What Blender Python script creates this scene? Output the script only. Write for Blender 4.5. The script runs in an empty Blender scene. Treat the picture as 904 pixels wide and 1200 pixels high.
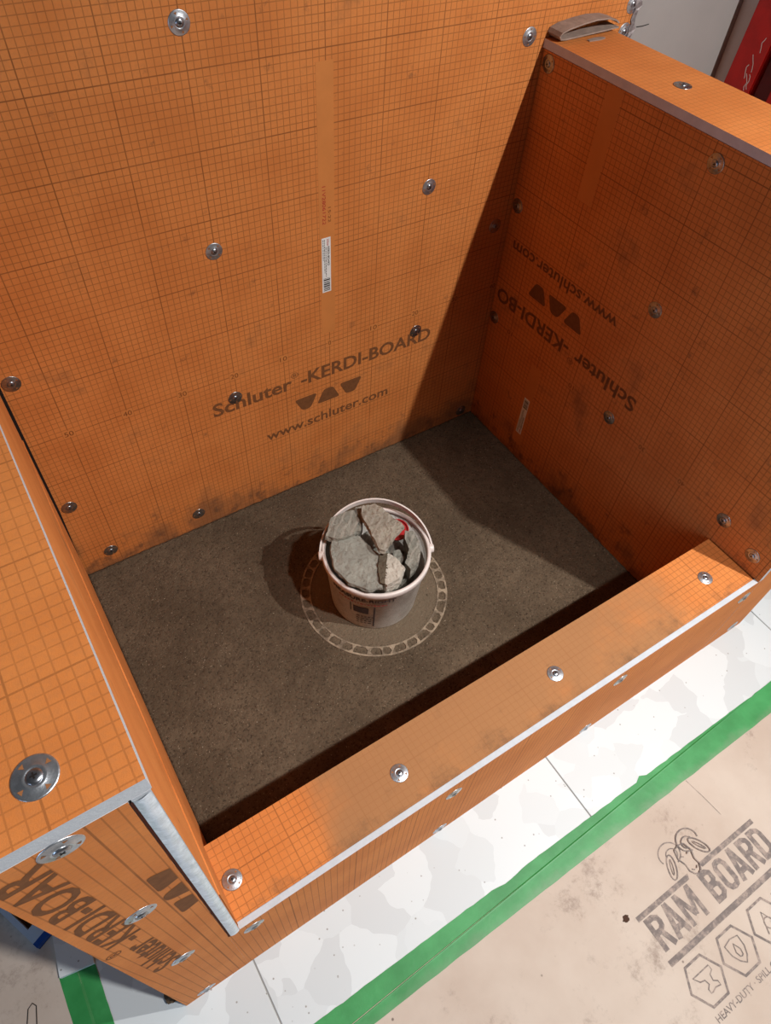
import bpy, bmesh, math, random
from mathutils import Vector, Matrix, noise as mnoise

# ------------------------------------------------------------------ camera, world, lights
# All plan numbers below are centimetres: x along the back wall, y towards the back wall,
# z from the printed number line of the back board (house floor at z = -40).
def P(x, y, z): return Vector((x/100.0, y/100.0, (z+40.0)/100.0))
scene = bpy.context.scene
COL = scene.collection
R = random.Random(7)

cam_d = bpy.data.cameras.new('camera'); cam = bpy.data.objects.new('camera', cam_d); COL.objects.link(cam)
FPX = 812.85
cam_d.sensor_fit = 'HORIZONTAL'; cam_d.sensor_width = 36.0; cam_d.lens = FPX/904.0*36.0
cam_d.clip_start = 0.02; cam_d.clip_end = 50
view = Vector((0.36678817, 0.50164865, -0.78346351)); up = Vector((0.3944074, 0.67887717, 0.61932915))
right = view.cross(up).normalized(); up = right.cross(view).normalized()
M = Matrix((right, up, -view)).transposed().to_4x4()
M.translation = P(-53.0754, -95.4285, 85.4714)
cam.matrix_world = M
scene.camera = cam

w = bpy.data.worlds.new('world'); scene.world = w; w.use_nodes = True
w.node_tree.nodes['Background'].inputs[0].default_value = (0.70, 0.84, 1.0, 1)
w.node_tree.nodes['Background'].inputs[1].default_value = 0.035

def area(name, loc, target, size, power, color):
    d = bpy.data.lights.new(name, 'AREA'); d.shape = 'DISK'; d.size = size; d.energy = power; d.color = color
    o = bpy.data.objects.new(name, d); COL.objects.link(o)
    o.location = loc
    o.rotation_euler = (target-loc).to_track_quat('-Z', 'Y').to_euler()
    return o
area('work_light', P(63.5, -130, 132), P(34, -52, -15), 0.022, 17.2, (1.0, 0.98, 0.95)).data.spread = math.radians(140)
def spot(name, loc, target, radius, power, color, cone, blend):
    d = bpy.data.lights.new(name, 'SPOT'); d.shadow_soft_size = radius; d.energy = power; d.color = color
    d.spot_size = math.radians(cone); d.spot_blend = blend
    o = bpy.data.objects.new(name, d); COL.objects.link(o); o.location = loc
    o.rotation_euler = (target-loc).to_track_quat('-Z', 'Y').to_euler()
    return o
spot('ceiling_downlight', P(35, -177, 240), P(-56, -118, -40), 0.05, 225.0, (1.0, 0.985, 0.965), 62, 1.0)
area('bluish_fill_left', P(-240, -150, 22), P(-60, -80, -20), 0.8, 13.0, (0.52, 0.72, 1.0))  # added bluish fill for the left floor and pony front, not a seen window

vs = scene.view_settings
vs.view_transform = 'Standard'; vs.look = 'None'; vs.gamma = 1.0; vs.use_curve_mapping = False
vs.exposure = 0.0

# ------------------------------------------------------------------ helpers
def srgb(r, g, b):
    f = lambda c: c/12.92 if c <= 0.04045 else ((c+0.055)/1.055)**2.4
    return (f(r/255.0), f(g/255.0), f(b/255.0), 1.0)

class NT:
    def __init__(s, name):
        s.m = bpy.data.materials.new(name); s.m.use_nodes = True
        s.t = s.m.node_tree; s.b = s.t.nodes['Principled BSDF']
        s.tc = s.t.nodes.new('ShaderNodeTexCoord')
    def n(s, kind, **kw):
        x = s.t.nodes.new(kind)
        for k, v in kw.items(): setattr(x, k, v)
        return x
    def link(s, a, b): s.t.links.new(a, b)
    def put(s, sock, v):
        if isinstance(v, bpy.types.NodeSocket): s.t.links.new(v, sock)
        else: sock.default_value = v
    def math(s, op, a, b=0.0, c=None, clamp=False):
        x = s.n('ShaderNodeMath', operation=op); x.use_clamp = clamp
        s.put(x.inputs[0], a); s.put(x.inputs[1], b)
        if c is not None: s.put(x.inputs[2], c)
        return x.outputs[0]
    def rng(s, v, a, b, c, d, smooth=True):
        x = s.n('ShaderNodeMapRange'); x.interpolation_type = 'SMOOTHSTEP' if smooth else 'LINEAR'
        s.put(x.inputs[0], v)
        for i, q in enumerate((a, b, c, d)): s.put(x.inputs[1+i], q)
        return x.outputs[0]
    def mix(s, f, a, b, blend='MIX'):
        x = s.n('ShaderNodeMix', data_type='RGBA', blend_type=blend)
        s.put(x.inputs[0], f); s.put(x.inputs[6], a); s.put(x.inputs[7], b)
        return x.outputs[2]
    def noise(s, scale, detail=3.0, rough=0.55, vec=None, lac=2.0, dist=0.0):
        x = s.n('ShaderNodeTexNoise'); x.inputs['Scale'].default_value = scale
        x.inputs['Detail'].default_value = detail; x.inputs['Roughness'].default_value = rough
        x.inputs['Distortion'].default_value = dist
        s.link(vec if vec is not None else s.tc.outputs['Object'], x.inputs['Vector'])
        return x.outputs[0]
    def voro(s, scale, out='Distance', feature='F1', rnd=1.0, vec=None):
        x = s.n('ShaderNodeTexVoronoi', feature=feature); x.inputs['Scale'].default_value = scale
        x.inputs['Randomness'].default_value = rnd
        s.link(vec if vec is not None else s.tc.outputs['Object'], x.inputs['Vector'])
        return x.outputs[out]
    def bump(s, h, strength=0.3, dist=0.001):
        x = s.n('ShaderNodeBump'); x.inputs['Strength'].default_value = strength; x.inputs['Distance'].default_value = dist
        s.link(h, x.inputs['Height']); s.link(x.outputs[0], s.b.inputs['Normal'])
    def xyz(s):
        x = s.n('ShaderNodeSeparateXYZ'); s.link(s.tc.outputs['Object'], x.inputs[0])
        X = s.math('MULTIPLY', x.outputs[0], 100.0); Y = s.math('MULTIPLY', x.outputs[1], 100.0)
        Z = s.math('MULTIPLY_ADD', x.outputs[2], 100.0, -40.0)
        return X, Y, Z
    def col(s, v): s.put(s.b.inputs['Base Color'], v)
    def set(s, **kw):
        for k, v in kw.items(): s.b.inputs[k.replace('_', ' ')].default_value = v
        return s

ORANGE = (0.66, 0.230, 0.058, 1); ORANGE_D = (0.565, 0.180, 0.041, 1); LINE = (0.20, 0.065, 0.016, 1)
def board_mat(name, ua, va, u0, v0, stain=None, plain=False, fine=0.62, heavy=0.85, fine_v=None):
    """orange fleece-faced board with its printed centimetre grid (flat print)"""
    m = NT(name); ax = m.xyz()
    n1 = m.noise(9.0, 4.0); n2 = m.noise(260.0, 2.0)
    c = m.mix(m.rng(n1, 0.3, 0.7, 0, 1), ORANGE_D, ORANGE)
    c = m.mix(m.rng(n2, 0.35, 0.75, 0, 0.22), c, (0.40, 0.16, 0.06, 1))
    if not plain:
        acc = None
        for a, o, fine in ((ua, u0, fine), (va, v0, fine if fine_v is None else fine_v)):
            u = m.math('SUBTRACT', ax[a], o)
            d = m.math('ABSOLUTE', m.math('SUBTRACT', m.math('FRACT', m.math('ADD', u, 0.5)), 0.5))
            l = m.rng(d, 0.03, 0.085, fine, 0)
            d10 = m.math('ABSOLUTE', m.math('SUBTRACT', m.math('FRACT', m.math('MULTIPLY_ADD', u, 0.1, 0.5)), 0.5))
            h = m.rng(d10, 0.0048, 0.0110, max(fine, heavy) if fine > 0.2 else fine*1.3, 0)
            l = m.math('MAXIMUM', l, h)
            acc = l if acc is None else m.math('MAXIMUM', acc, l)
        fade = m.rng(m.noise(14.0, 3.0), 0.25, 0.6, 0.65, 1.0)
        acc = m.math('MULTIPLY', acc, fade)
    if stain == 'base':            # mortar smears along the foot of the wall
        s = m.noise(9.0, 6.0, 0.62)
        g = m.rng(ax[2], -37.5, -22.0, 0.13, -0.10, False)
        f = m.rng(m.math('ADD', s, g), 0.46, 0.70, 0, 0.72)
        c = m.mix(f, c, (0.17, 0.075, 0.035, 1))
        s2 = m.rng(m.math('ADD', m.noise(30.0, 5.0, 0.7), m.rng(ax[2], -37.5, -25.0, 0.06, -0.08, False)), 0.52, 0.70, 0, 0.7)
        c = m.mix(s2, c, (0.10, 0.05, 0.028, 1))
    if stain == 'curb':            # duller brown tone over the curb's middle, grime towards its front edge
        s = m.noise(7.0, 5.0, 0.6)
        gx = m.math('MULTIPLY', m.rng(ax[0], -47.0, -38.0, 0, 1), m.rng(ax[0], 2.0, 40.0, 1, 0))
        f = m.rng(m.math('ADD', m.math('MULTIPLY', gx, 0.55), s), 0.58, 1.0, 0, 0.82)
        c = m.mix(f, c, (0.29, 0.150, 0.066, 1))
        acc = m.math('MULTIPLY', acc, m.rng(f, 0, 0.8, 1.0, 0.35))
        gy = m.rng(ax[1], -78.0, -72.5, 1, 0)
        f2 = m.rng(m.math('ADD', m.math('MULTIPLY', gy, 0.16), m.noise(22.0, 7.0, 0.74)), 0.56, 0.86, 0, 0.7)
        c = m.mix(f2, c, (0.14, 0.075, 0.038, 1))
    if not plain: c = m.mix(acc, c, LINE)
    m.col(c); m.set(Roughness=0.78); m.b.inputs['Specular IOR Level'].default_value = 0.25
    m.bump(m.noise(900.0, 2.0), 0.25, 0.0006)
    return m.m

def flat_mat(name, c, rough=0.7, spec=0.3, var=0.0, vscale=40.0, bump=0.0, bscale=300.0, metal=0.0):
    m = NT(name)
    if var > 0:
        d = tuple(q*(1-var) for q in c[:3])+(1,)
        m.col(m.mix(m.rng(m.noise(vscale, 5.0, 0.65), 0.3, 0.7, 0, 1), d, c))
    else: m.b.inputs['Base Color'].default_value = c
    m.set(Roughness=rough, Metallic=metal); m.b.inputs['Specular IOR Level'].default_value = spec
    if bump > 0: m.bump(m.noise(bscale, 3.0), bump, 0.001)
    return m.m

def mesh_obj(name, verts, faces, mats, parent=None, midx=None, smooth=False):
    me = bpy.data.meshes.new(name); me.from_pydata([tuple(v) for v in verts], [], faces); me.update()
    for q in (mats if isinstance(mats, (list, tuple)) else [mats]): me.materials.append(q)
    if midx:
        for p, i in zip(me.polygons, midx): p.material_index = i
    if smooth:
        for p in me.polygons: p.use_smooth = True
    o = bpy.data.objects.new(name, me); COL.objects.link(o)
    if parent is not None:
        o.parent = parent
    return o

def bm_obj(name, bm, mats, parent=None, smooth=False):
    me = bpy.data.meshes.new(name)
    bmesh.ops.recalc_face_normals(bm, faces=bm.faces)
    bm.to_mesh(me); bm.free()
    for q in (mats if isinstance(mats, (list, tuple)) else [mats]): me.materials.append(q)
    if smooth:
        for p in me.polygons: p.use_smooth = True
    o = bpy.data.objects.new(name, me); COL.objects.link(o)
    if parent is not None: o.parent = parent
    return o

def root(name, loc, label=None, cat=None, group=None, kind=None):
    o = bpy.data.objects.new(name, None); COL.objects.link(o); o.location = loc
    o.empty_display_size = 0.05
    return tag(o, label, cat, group, kind)
def tag(o, label=None, cat=None, group=None, kind=None):
    if label: o['label'] = label
    if cat: o['category'] = cat
    if group: o['group'] = group
    if kind: o['kind'] = kind
    return o
def sit(o, r):                 # child built in place: keep it there under its root
    o.parent = r; o.location = -r.location; return o

def box_vf(x0, x1, y0, y1, z0, z1, lean=0.0, zref=0.0):
    v = []
    for z in (z0, z1):
        for x, y in ((x0, y0), (x1, y0), (x1, y1), (x0, y1)):
            v.append(P(x+lean*(z-zref), y, z))
    f = [(0, 3, 2, 1), (4, 5, 6, 7), (0, 1, 5, 4), (1, 2, 6, 5), (2, 3, 7, 6), (3, 0, 4, 7)]  # -z +z -y +x +y -x
    return v, f
def board(name, r, ext, axis, skin, core, lean=0.0, zref=0.0):
    """panel: faces square to `axis` get the printed skin, the four edges show the foam core"""
    v, f = box_vf(*ext, lean=lean, zref=zref)
    ax = (2, 2, 1, 0, 1, 0)
    o = mesh_obj(name, v, f, [skin, core], midx=[0 if a == axis else 1 for a in ax])
    return sit(o, r)
def box(name, r, ext, mat, bev=0.0):
    bm = bmesh.new(); v, f = box_vf(*ext)
    vv = [bm.verts.new(q) for q in v]
    for q in f: bm.faces.new([vv[i] for i in q])
    if bev > 0: bmesh.ops.bevel(bm, geom=bm.edges[:], offset=bev/100.0, segments=2, affect='EDGES')
    o = bm_obj(name, bm, mat)
    if r is not None: sit(o, r)
    return o

def text_mesh(body, bold=0.0, spacing=1.0):
    cu = bpy.data.curves.new('t', 'FONT'); cu.body = body; cu.size = 1.0; cu.offset = bold; cu.space_character = spacing
    cu.resolution_u = 3
    o = bpy.data.objects.new('t', cu); COL.objects.link(o)
    dg = bpy.context.evaluated_depsgraph_get(); dg.update()
    me = bpy.data.meshes.new_from_object(o.evaluated_get(dg))
    vs_ = [v.co.copy() for v in me.vertices]; fs = [tuple(p.vertices) for p in me.polygons]
    bpy.data.objects.remove(o); bpy.data.curves.remove(cu); bpy.data.meshes.remove(me)
    return vs_, fs
def lettering(name, r, body, org, ux, uy, width, cap, mat, bold=0.0, spacing=1.0, label=None, bend=None, caps=True):
    """flat printed words; org = lower left, ux / uy = reading and upward directions (cm), fitted to width x cap height"""
    v, f = text_mesh(body, bold, spacing)
    x0 = min(q.x for q in v); x1 = max(q.x for q in v)
    cv, _ = text_mesh('H' if caps else 'x', bold)
    b0 = min(q.y for q in cv); b1 = max(q.y for q in cv)
    sx = width/(x1-x0); sy = cap/(b1-b0)
    out = []
    for q in v:
        a, b = (q.x-x0)*sx, (q.y-b0)*sy
        if bend: out.append(bend(a, b))
        else:
            c = Vector(org)+Vector(ux)*a+Vector(uy)*b
            out.append(P(*c))
    o = mesh_obj(name, out, f, mat)
    if label: o['label'] = label
    if r is not None: sit(o, r)
    return o
def poly_print(name, r, polys, org, ux, uy, mat, label=None):
    v = []; f = []; nn = Vector(ux).cross(Vector(uy))
    for i_, pl in enumerate(polys):
        k = len(v)
        for a, b in pl: v.append(P(*(Vector(org)+Vector(ux)*a+Vector(uy)*b+nn*(0.002*i_))))
        f.append(tuple(range(k, k+len(pl))))
    o = mesh_obj(name, v, f, mat)
    if label: o['label'] = label
    return sit(o, r)
def stroke(pts, wd, closed=False):
    """quads along a polyline, for printed outlines"""
    q = [Vector((a, b, 0)) for a, b in pts]; n = len(q); L = []; out = []
    for i in range(n):
        a = q[i-1] if (i > 0 or closed) else q[i]; b = q[(i+1) % n] if (i < n-1 or closed) else q[i]
        d = (b-a).normalized(); s = Vector((-d.y, d.x, 0))*wd*0.5
        L.append((q[i]+s, q[i]-s))
    for i in range(n if closed else n-1):
        a, b = L[i], L[(i+1) % n]
        out.append([(a[0].x, a[0].y), (a[1].x, a[1].y), (b[1].x, b[1].y), (b[0].x, b[0].y)])
    return out
def arc(cx, cy, rx, ry, a0, a1, n=14, rot=0.0):
    out = []
    for i in range(n+1):
        t = math.radians(a0+(a1-a0)*i/n); x, y = rx*math.cos(t), ry*math.sin(t)
        out.append((cx+x*math.cos(rot)-y*math.sin(rot), cy+x*math.sin(rot)+y*math.cos(rot)))
    return out
def round_poly(pl, rad, n=4):
    out = []; k = len(pl)
    for i in range(k):
        p0, p1, p2 = Vector(pl[i-1]), Vector(pl[i]), Vector(pl[(i+1) % k])
        a = p1+(p0-p1).normalized()*rad; b = p1+(p2-p1).normalized()*rad
        for j in range(n+1):
            t = j/n; out.append(tuple((1-t)**2*a+2*t*(1-t)*p1+t*t*b))
    return out
def lathe(prof, n=48, close=False):
    v = []; f = []
    for r_, z in prof:
        for i in range(n):
            t = 2*math.pi*i/n; v.append(Vector((r_*math.cos(t), r_*math.sin(t), z)))
    k = len(prof)
    for j in range(k if close else k-1):
        for i in range(n):
            a = j*n+i; b = j*n+(i+1) % n; c = ((j+1) % k)*n+(i+1) % n; d = ((j+1) % k)*n+i
            f.append((a, b, c, d))
    return v, f

# ------------------------------------------------------------------ materials
FOAM = flat_mat('foam_core', srgb(192, 196, 201), 0.6, 0.3, 0.10, 60, 0.3, 400)
GREY_FOAM = flat_mat('grey_foam_core', srgb(205, 196, 200), 0.7, 0.2, 0.12, 40, 0.3, 300)
INK = flat_mat('board_ink', (0.20, 0.078, 0.028, 1), 0.8, 0.2, 0.25, 120)
INK_NUM = flat_mat('board_number_ink', (0.20, 0.06, 0.015, 1), 0.8, 0.2)
STRIP = flat_mat('blank_strip', (0.60, 0.215, 0.055, 1), 0.75, 0.25, 0.10, 15)
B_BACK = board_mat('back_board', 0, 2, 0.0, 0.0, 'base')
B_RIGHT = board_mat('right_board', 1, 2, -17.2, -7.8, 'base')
B_RTOP = board_mat('right_top_board', 1, 0, -3.2, 46.6, fine=0.35, heavy=0.35)
B_LTOP = board_mat('left_top_board', 0, 1, -61.7, -68.7, fine=0.38, heavy=0.6)
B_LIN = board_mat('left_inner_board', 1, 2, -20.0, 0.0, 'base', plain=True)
B_FRONT = board_mat('front_board', 0, 2, -60.4, 3.2, fine=0.55, heavy=0.8, fine_v=0.10)
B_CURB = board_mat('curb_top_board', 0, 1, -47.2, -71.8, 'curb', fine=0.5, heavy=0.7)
B_PLAIN = board_mat('plain_board', 0, 2, 0, 0, plain=True)

def mortar_mat():
    m = NT('mortar'); X, Y, Z = m.xyz()
    a = m.noise(6.0, 5.0, 0.6); b = m.noise(230.0, 4.0, 0.65); d = m.noise(60.0, 4.0, 0.6)
    c = m.mix(m.rng(a, 0.3, 0.7, 0, 1), (0.090, 0.063, 0.040, 1), (0.140, 0.100, 0.065, 1))
    c = m.mix(m.rng(d, 0.35, 0.65, 0.35, 0), c, (0.058, 0.040, 0.027, 1))
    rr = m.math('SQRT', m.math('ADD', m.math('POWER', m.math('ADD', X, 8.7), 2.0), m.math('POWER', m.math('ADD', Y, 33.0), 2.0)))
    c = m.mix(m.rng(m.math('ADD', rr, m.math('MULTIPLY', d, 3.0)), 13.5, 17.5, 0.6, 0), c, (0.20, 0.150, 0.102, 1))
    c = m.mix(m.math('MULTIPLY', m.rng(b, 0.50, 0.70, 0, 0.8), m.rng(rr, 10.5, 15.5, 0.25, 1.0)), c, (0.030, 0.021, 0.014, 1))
    c = m.mix(m.rng(m.noise(330.0, 2.0, 0.6), 0.66, 0.74, 0, 0.7), c, (0.46, 0.37, 0.27, 1))
    m.col(c); m.set(Roughness=0.95); m.b.inputs['Specular IOR Level'].default_value = 0.1
    m.bump(m.math('ADD', m.math('MULTIPLY', b, -1.0), m.math('MULTIPLY', m.noise(120.0, 3.0), -0.8)), 0.9, 0.003)
    return m.m
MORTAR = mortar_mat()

def terrazzo_mat():
    m = NT('terrazzo')
    dv = m.n('ShaderNodeVectorMath', operation='ADD'); s = m.n('ShaderNodeTexNoise'); s.inputs['Scale'].default_value = 22.0
    m.link(m.tc.outputs['Object'], s.inputs['Vector'])
    sc = m.n('ShaderNodeVectorMath', operation='SCALE'); sc.inputs['Scale'].default_value = 0.028
    m.link(s.outputs['Color'], sc.inputs[0]); m.link(m.tc.outputs['Object'], dv.inputs[0]); m.link(sc.outputs[0], dv.inputs[1])
    v = m.n('ShaderNodeTexVoronoi'); v.inputs['Scale'].default_value = 17.0; m.link(dv.outputs[0], v.inputs['Vector'])
    sep = m.n('ShaderNodeSeparateColor'); m.link(v.outputs['Color'], sep.inputs[0])
    base = srgb(207, 213, 215); chip = srgb(192, 197, 199); chip2 = srgb(200, 206, 208)
    c = m.mix(m.rng(sep.outputs[0], 0.66, 0.68, 0, 0.8), base, chip)
    c = m.mix(m.rng(sep.outputs[1], 0.70, 0.72, 0, 0.8), c, chip2)
    v2 = m.n('ShaderNodeTexVoronoi'); v2.inputs['Scale'].default_value = 120.0; m.link(m.tc.outputs['Object'], v2.inputs['Vector'])
    s2 = m.n('ShaderNodeSeparateColor'); m.link(v2.outputs['Color'], s2.inputs[0])
    c = m.mix(m.math('MULTIPLY', m.rng(s2.outputs[0], 0.90, 0.91, 0, 1), m.rng(v2.outputs['Distance'], 0.10, 0.22, 0.75, 0)), c, srgb(120, 112, 104))
    m.col(c); m.set(Roughness=0.45)
    return m.m
TILE = terrazzo_mat()
GROUT = flat_mat('grout', srgb(150, 150, 148), 0.9, 0.1)

def ram_mat():
    m = NT('protection_board')
    c = m.mix(m.rng(m.noise(5.0, 5.0, 0.6), 0.3, 0.7, 0, 1), srgb(182, 165, 151), srgb(195, 181, 168))
    c = m.mix(m.rng(m.noise(6.0, 10.0, 0.82), 0.53, 0.70, 0, 0.7), c, srgb(118, 100, 90))
    v = m.n('ShaderNodeTexVoronoi'); v.inputs['Scale'].default_value = 55.0; m.link(m.tc.outputs['Object'], v.inputs['Vector'])
    s2 = m.n('ShaderNodeSeparateColor'); m.link(v.outputs['Color'], s2.inputs[0])
    k = m.math('MULTIPLY', m.rng(s2.outputs[0], 0.62, 0.64, 0, 1), m.rng(v.outputs['Distance'], 0.05, 0.15, 0.75, 0))
    k = m.math('MULTIPLY', k, m.rng(m.noise(8.0, 3.0), 0.42, 0.6, 0, 1))
    c = m.mix(k, c, srgb(70, 55, 48))
    m.col(c); m.set(Roughness=0.75); m.b.inputs['Specular IOR Level'].default_value = 0.2
    m.bump(m.noise(300.0, 3.0), 0.15, 0.0006)
    return m.m
RAM = ram_mat()
def ram_ink():
    m = NT('protection_board_ink')
    c = m.mix(m.rng(m.noise(70.0, 6.0, 0.75), 0.42, 0.66, 0, 0.75), srgb(112, 102, 98), srgb(176, 158, 146))
    m.col(c); m.set(Roughness=0.8); return m.m
RAM_INK = ram_ink()
def tape_mat(name, dust):
    m = NT(name); X, Y, Z = m.xyz()
    c = m.mix(m.rng(m.noise(14.0, 5.0, 0.6), 0.3, 0.7, 0, 1), srgb(34, 124, 58), srgb(54, 146, 78))
    if dust:
        f = m.rng(m.math('ADD', m.rng(Y, -91.6, -94.6, -0.28, 0.20, False), m.noise(10.0, 6.0, 0.65)), 0.42, 0.85, 0, 0.85)
        f = m.math('MULTIPLY', f, m.rng(X, -45.0, 25.0, 0.45, 1.0))
        c = m.mix(f, c, srgb(112, 138, 106))
    m.col(c); m.set(Roughness=0.5); m.bump(m.noise(160.0, 3.0), 0.2, 0.0008)
    return m.m
TAPE = tape_mat('green_tape', True); TAPE2 = tape_mat('green_tape_clean', False)
ZINC = flat_mat('zinc', srgb(196, 200, 206), 0.36, 0.5, 0.25, 180, 0.15, 500, 0.9)
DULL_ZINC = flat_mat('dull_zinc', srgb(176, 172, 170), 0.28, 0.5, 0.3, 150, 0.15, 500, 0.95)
SCREW = flat_mat('screw_steel', srgb(170, 172, 178), 0.3, 0.5, 0.3, 300, 0, 1, 0.95)
RECESS = flat_mat('dark_recess', srgb(34, 28, 26), 0.8, 0.2)
BLACK = flat_mat('black_print', srgb(40, 36, 36), 0.7, 0.2)
PAPER = flat_mat('label_paper', srgb(228, 228, 226), 0.6, 0.3, 0.08, 60)
REDINK = flat_mat('red_ink', srgb(170, 40, 40), 0.7, 0.2)

# ------------------------------------------------------------------ house floor: slab, tiles, grout
floor = box('floor', None, (-170, 170, -260, 40, -46, -41.0), GROUT); floor['kind'] = 'structure'
pitch = 58.6; gx0 = 0.4; gy0 = -60.0
for i in range(-3, 2):
    for j in range(-2, 1):
        x0 = gx0+i*pitch; y0 = gy0+j*pitch
        bm = bmesh.new(); v, f = box_vf(x0+0.12, x0+pitch-0.12, y0+0.12, y0+pitch-0.12, -41.0, -40.0)
        vv = [bm.verts.new(q) for q in v]
        for q in f: bm.faces.new([vv[k] for k in q])
        bmesh.ops.bevel(bm, geom=bm.edges[:], offset=0.0005, segments=1, affect='EDGES')
        o = bm_obj('tile', bm, TILE); o.parent = floor
        o.location = (0, 0, 0)
grout = box('grout_bed', None, (-168, 168, -258, 38, -41.0, -40.15), GROUT); grout.parent = floor

# ------------------------------------------------------------------ walls of the shower
# back board with the printed grid
wb = mesh_obj('wall_back', *box_vf(-72, 61.0, 0.0, 1.25, -40, 112), [B_BACK, FOAM], midx=[1, 1, 0, 1, 0, 1])
tag(wb, kind='structure')
BX = (1, 0, 0); BZ = (0, 0, 1)
def child(o, par): o.parent = par; return o
TRAP = [[(-8.3, -11.4), (-3.1, -11.4), (-4.7, -14.8), (-6.6, -14.8)], [(-3.2, -14.6), (2.2, -14.6), (0.6, -11.2), (-1.5, -11.2)], [(2.2, -11.3), (7.6, -11.3), (6.0, -14.7), (3.8, -14.7)]]
TRAP = [round_poly(t, 0.75) for t in TRAP]
o0 = Vector((0, -0.03, 0))
lettering('printed_lettering', wb, 'Schluter', o0+Vector((-25.2, 0, -8.1)), BX, BZ, 16.6, 3.1, INK, 0.022)
lettering('printed_lettering', wb, '\u00ae', o0+Vector((-8.7, 0, -5.6)), BX, BZ, 1.6, 1.3, INK, 0.0)
lettering('printed_lettering', wb, '-KERDI-BOARD', o0+Vector((-6.6, 0, -8.1)), BX, BZ, 31.2, 3.1, INK, 0.022)
lettering('printed_lettering', wb, 'www.schluter.com', o0+Vector((-15.1, 0, -19.6)), BX, BZ, 29.6, 1.65, INK, 0.016, caps=False)
poly_print('printed_emblem', wb, TRAP, o0, BX, BZ, INK)
for k in range(-5, 5):
    if k == 0: s = '0'
    else: s = str(abs(k)*10)
    wd = 0.55 if k == 0 else 1.5
    box('number_gap', wb, (k*10-wd*0.5-0.25, k*10+wd*0.5+0.25, -0.012, 0.0, -0.75, 0.75), STRIP)
    lettering('printed_number', wb, s, o0+Vector((k*10-wd/2, -0.01, -0.5)), BX, BZ, wd, 1.0, INK_NUM, 0.0)
box('blank_strip', wb, (-1.65, 1.25, -0.02, 0.0, 2.5, 48.4), STRIP)
lettering('batch_code', wb, '11V28061722', o0+Vector((-1.0, -0.01, 30.8)), (0, 0, -1), BX, 6.4, 0.62, REDINK, 0.0)
lettering('batch_code', wb, '15:22', o0+Vector((0.05, -0.01, 27.2)), (0, 0, -1), BX, 2.6, 0.5, INK_NUM, 0.0)
def sticker(par, org, ux, uy, nrm, L=10.5, W=1.75):
    """white product label; ux runs along its length"""
    ux, uy, nrm, org = Vector(ux), Vector(uy), Vector(nrm), Vector(org)
    v = [P(*(org+ux*a+uy*b+nrm*c)) for c in (0, 0.035) for a, b in ((0, 0), (L, 0), (L, W), (0, W))]
    st = mesh_obj('product_label', v, [(0, 3, 2, 1), (4, 5, 6, 7), (0, 1, 5, 4), (1, 2, 6, 5), (2, 3, 7, 6), (3, 0, 4, 7)], PAPER); sit(st, par)
    t = org+nrm*0.05
    lettering('label_print', None, 'KERDI-BOARD', t+ux*1.7+uy*1.1, ux, uy, 3.6, 0.42, BLACK, 0.02).parent = st
    lettering('label_print', None, 'Schluter', t+ux*0.3+uy*1.0, ux, uy, 1.25, 0.5, REDINK, 0.01).parent = st
    bars = []
    for r_, (a0, a1) in enumerate(((0.3, 4.2), (0.3, 6.6), (1.7, 7.2))):
        b = 0.22+0.27*r_; a = a0
        while a < a1:
            q = R.uniform(0.2, 0.6); bars.append([(a, b), (a+q, b), (a+q, b+0.11), (a, b+0.11)]); a += q+0.12
    a = 7.7
    while a < 10.1:
        q = R.choice((0.08, 0.16, 0.26)); bars.append([(a, 0.25), (a+q, 0.25), (a+q, W-0.2), (a, W-0.2)]); a += q+0.12
    vv = []; ff = []
    for pl in bars:
        k = len(vv); vv += [P(*(t+ux*a+uy*b)) for a, b in pl]; ff.append(tuple(range(k, k+4)))
    mesh_obj('label_print', vv, ff, BLACK).parent = st
sticker(wb, (-1.3, 0, 22.0), (0, 0, -1), BX, (0, -1, 0))

# ragged bead at the free edge of the back board
bm = bmesh.new(); prev = None
zz = -40.0
bead_v = []
n = 220
for i in range(n+1):
    z = -40+152*i/n
    a = 60.6+R.uniform(-0.25, 0.25); b = 61.5+R.uniform(-0.3, 0.35)
    ring = [bm.verts.new(P(a, -0.05-R.uniform(0, 0.25), z)), bm.verts.new(P(b, -0.25-R.uniform(0, 0.3), z)), bm.verts.new(P(b+0.1, 1.3, z)), bm.verts.new(P(a, 1.3, z))]
    if prev:
        for k in range(4): bm.faces.new((prev[k], prev[(k+1) % 4], ring[(k+1) % 4], ring[k]))
    prev = ring
BEAD = flat_mat('torn_bead', srgb(150, 140, 140), 0.5, 0.4, 0.5, 120, 0.5, 250, 0.3)
child(bm_obj('torn_edge_bead', bm, BEAD), wb)

# right half wall
wr = root('wall_right', P(48, -39, -40), kind='structure')
board('inner_board', wr, (41.1, 42.4, -76.8, -0.05, -40, 44.55), 0, B_RIGHT, GREY_FOAM)
board('inner_board_edge', wr, (41.1, 42.4, -78.0, -76.8, -13.4, 44.55), 0, B_RIGHT, FOAM)
board('top_board', wr, (40.9, 54.5, -78.0, -0.05, 44.7, 46.0), 2, B_RTOP, GREY_FOAM)
board('end_board', wr, (42.45, 54.5, -78.0, -76.75, -40, 44.55), 1, B_PLAIN, FOAM)
board('outer_board', wr, (53.25, 54.5, -76.7, -0.05, -40, 44.55), 0, B_PLAIN, FOAM)
RY = Vector((0, 1, 0)); RZ = Vector((0, 0, -1)); ro = Vector((41.07, -17.2, -7.8))
lettering('printed_lettering', wr, 'Schluter', ro+RY*-25.0+RZ*-8.1, RY, RZ, 16.6, 3.1, INK, 0.022)
lettering('printed_lettering', wr, '\u00ae', ro+RY*-8.5+RZ*-5.6, RY, RZ, 1.6, 1.3, INK)
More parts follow.
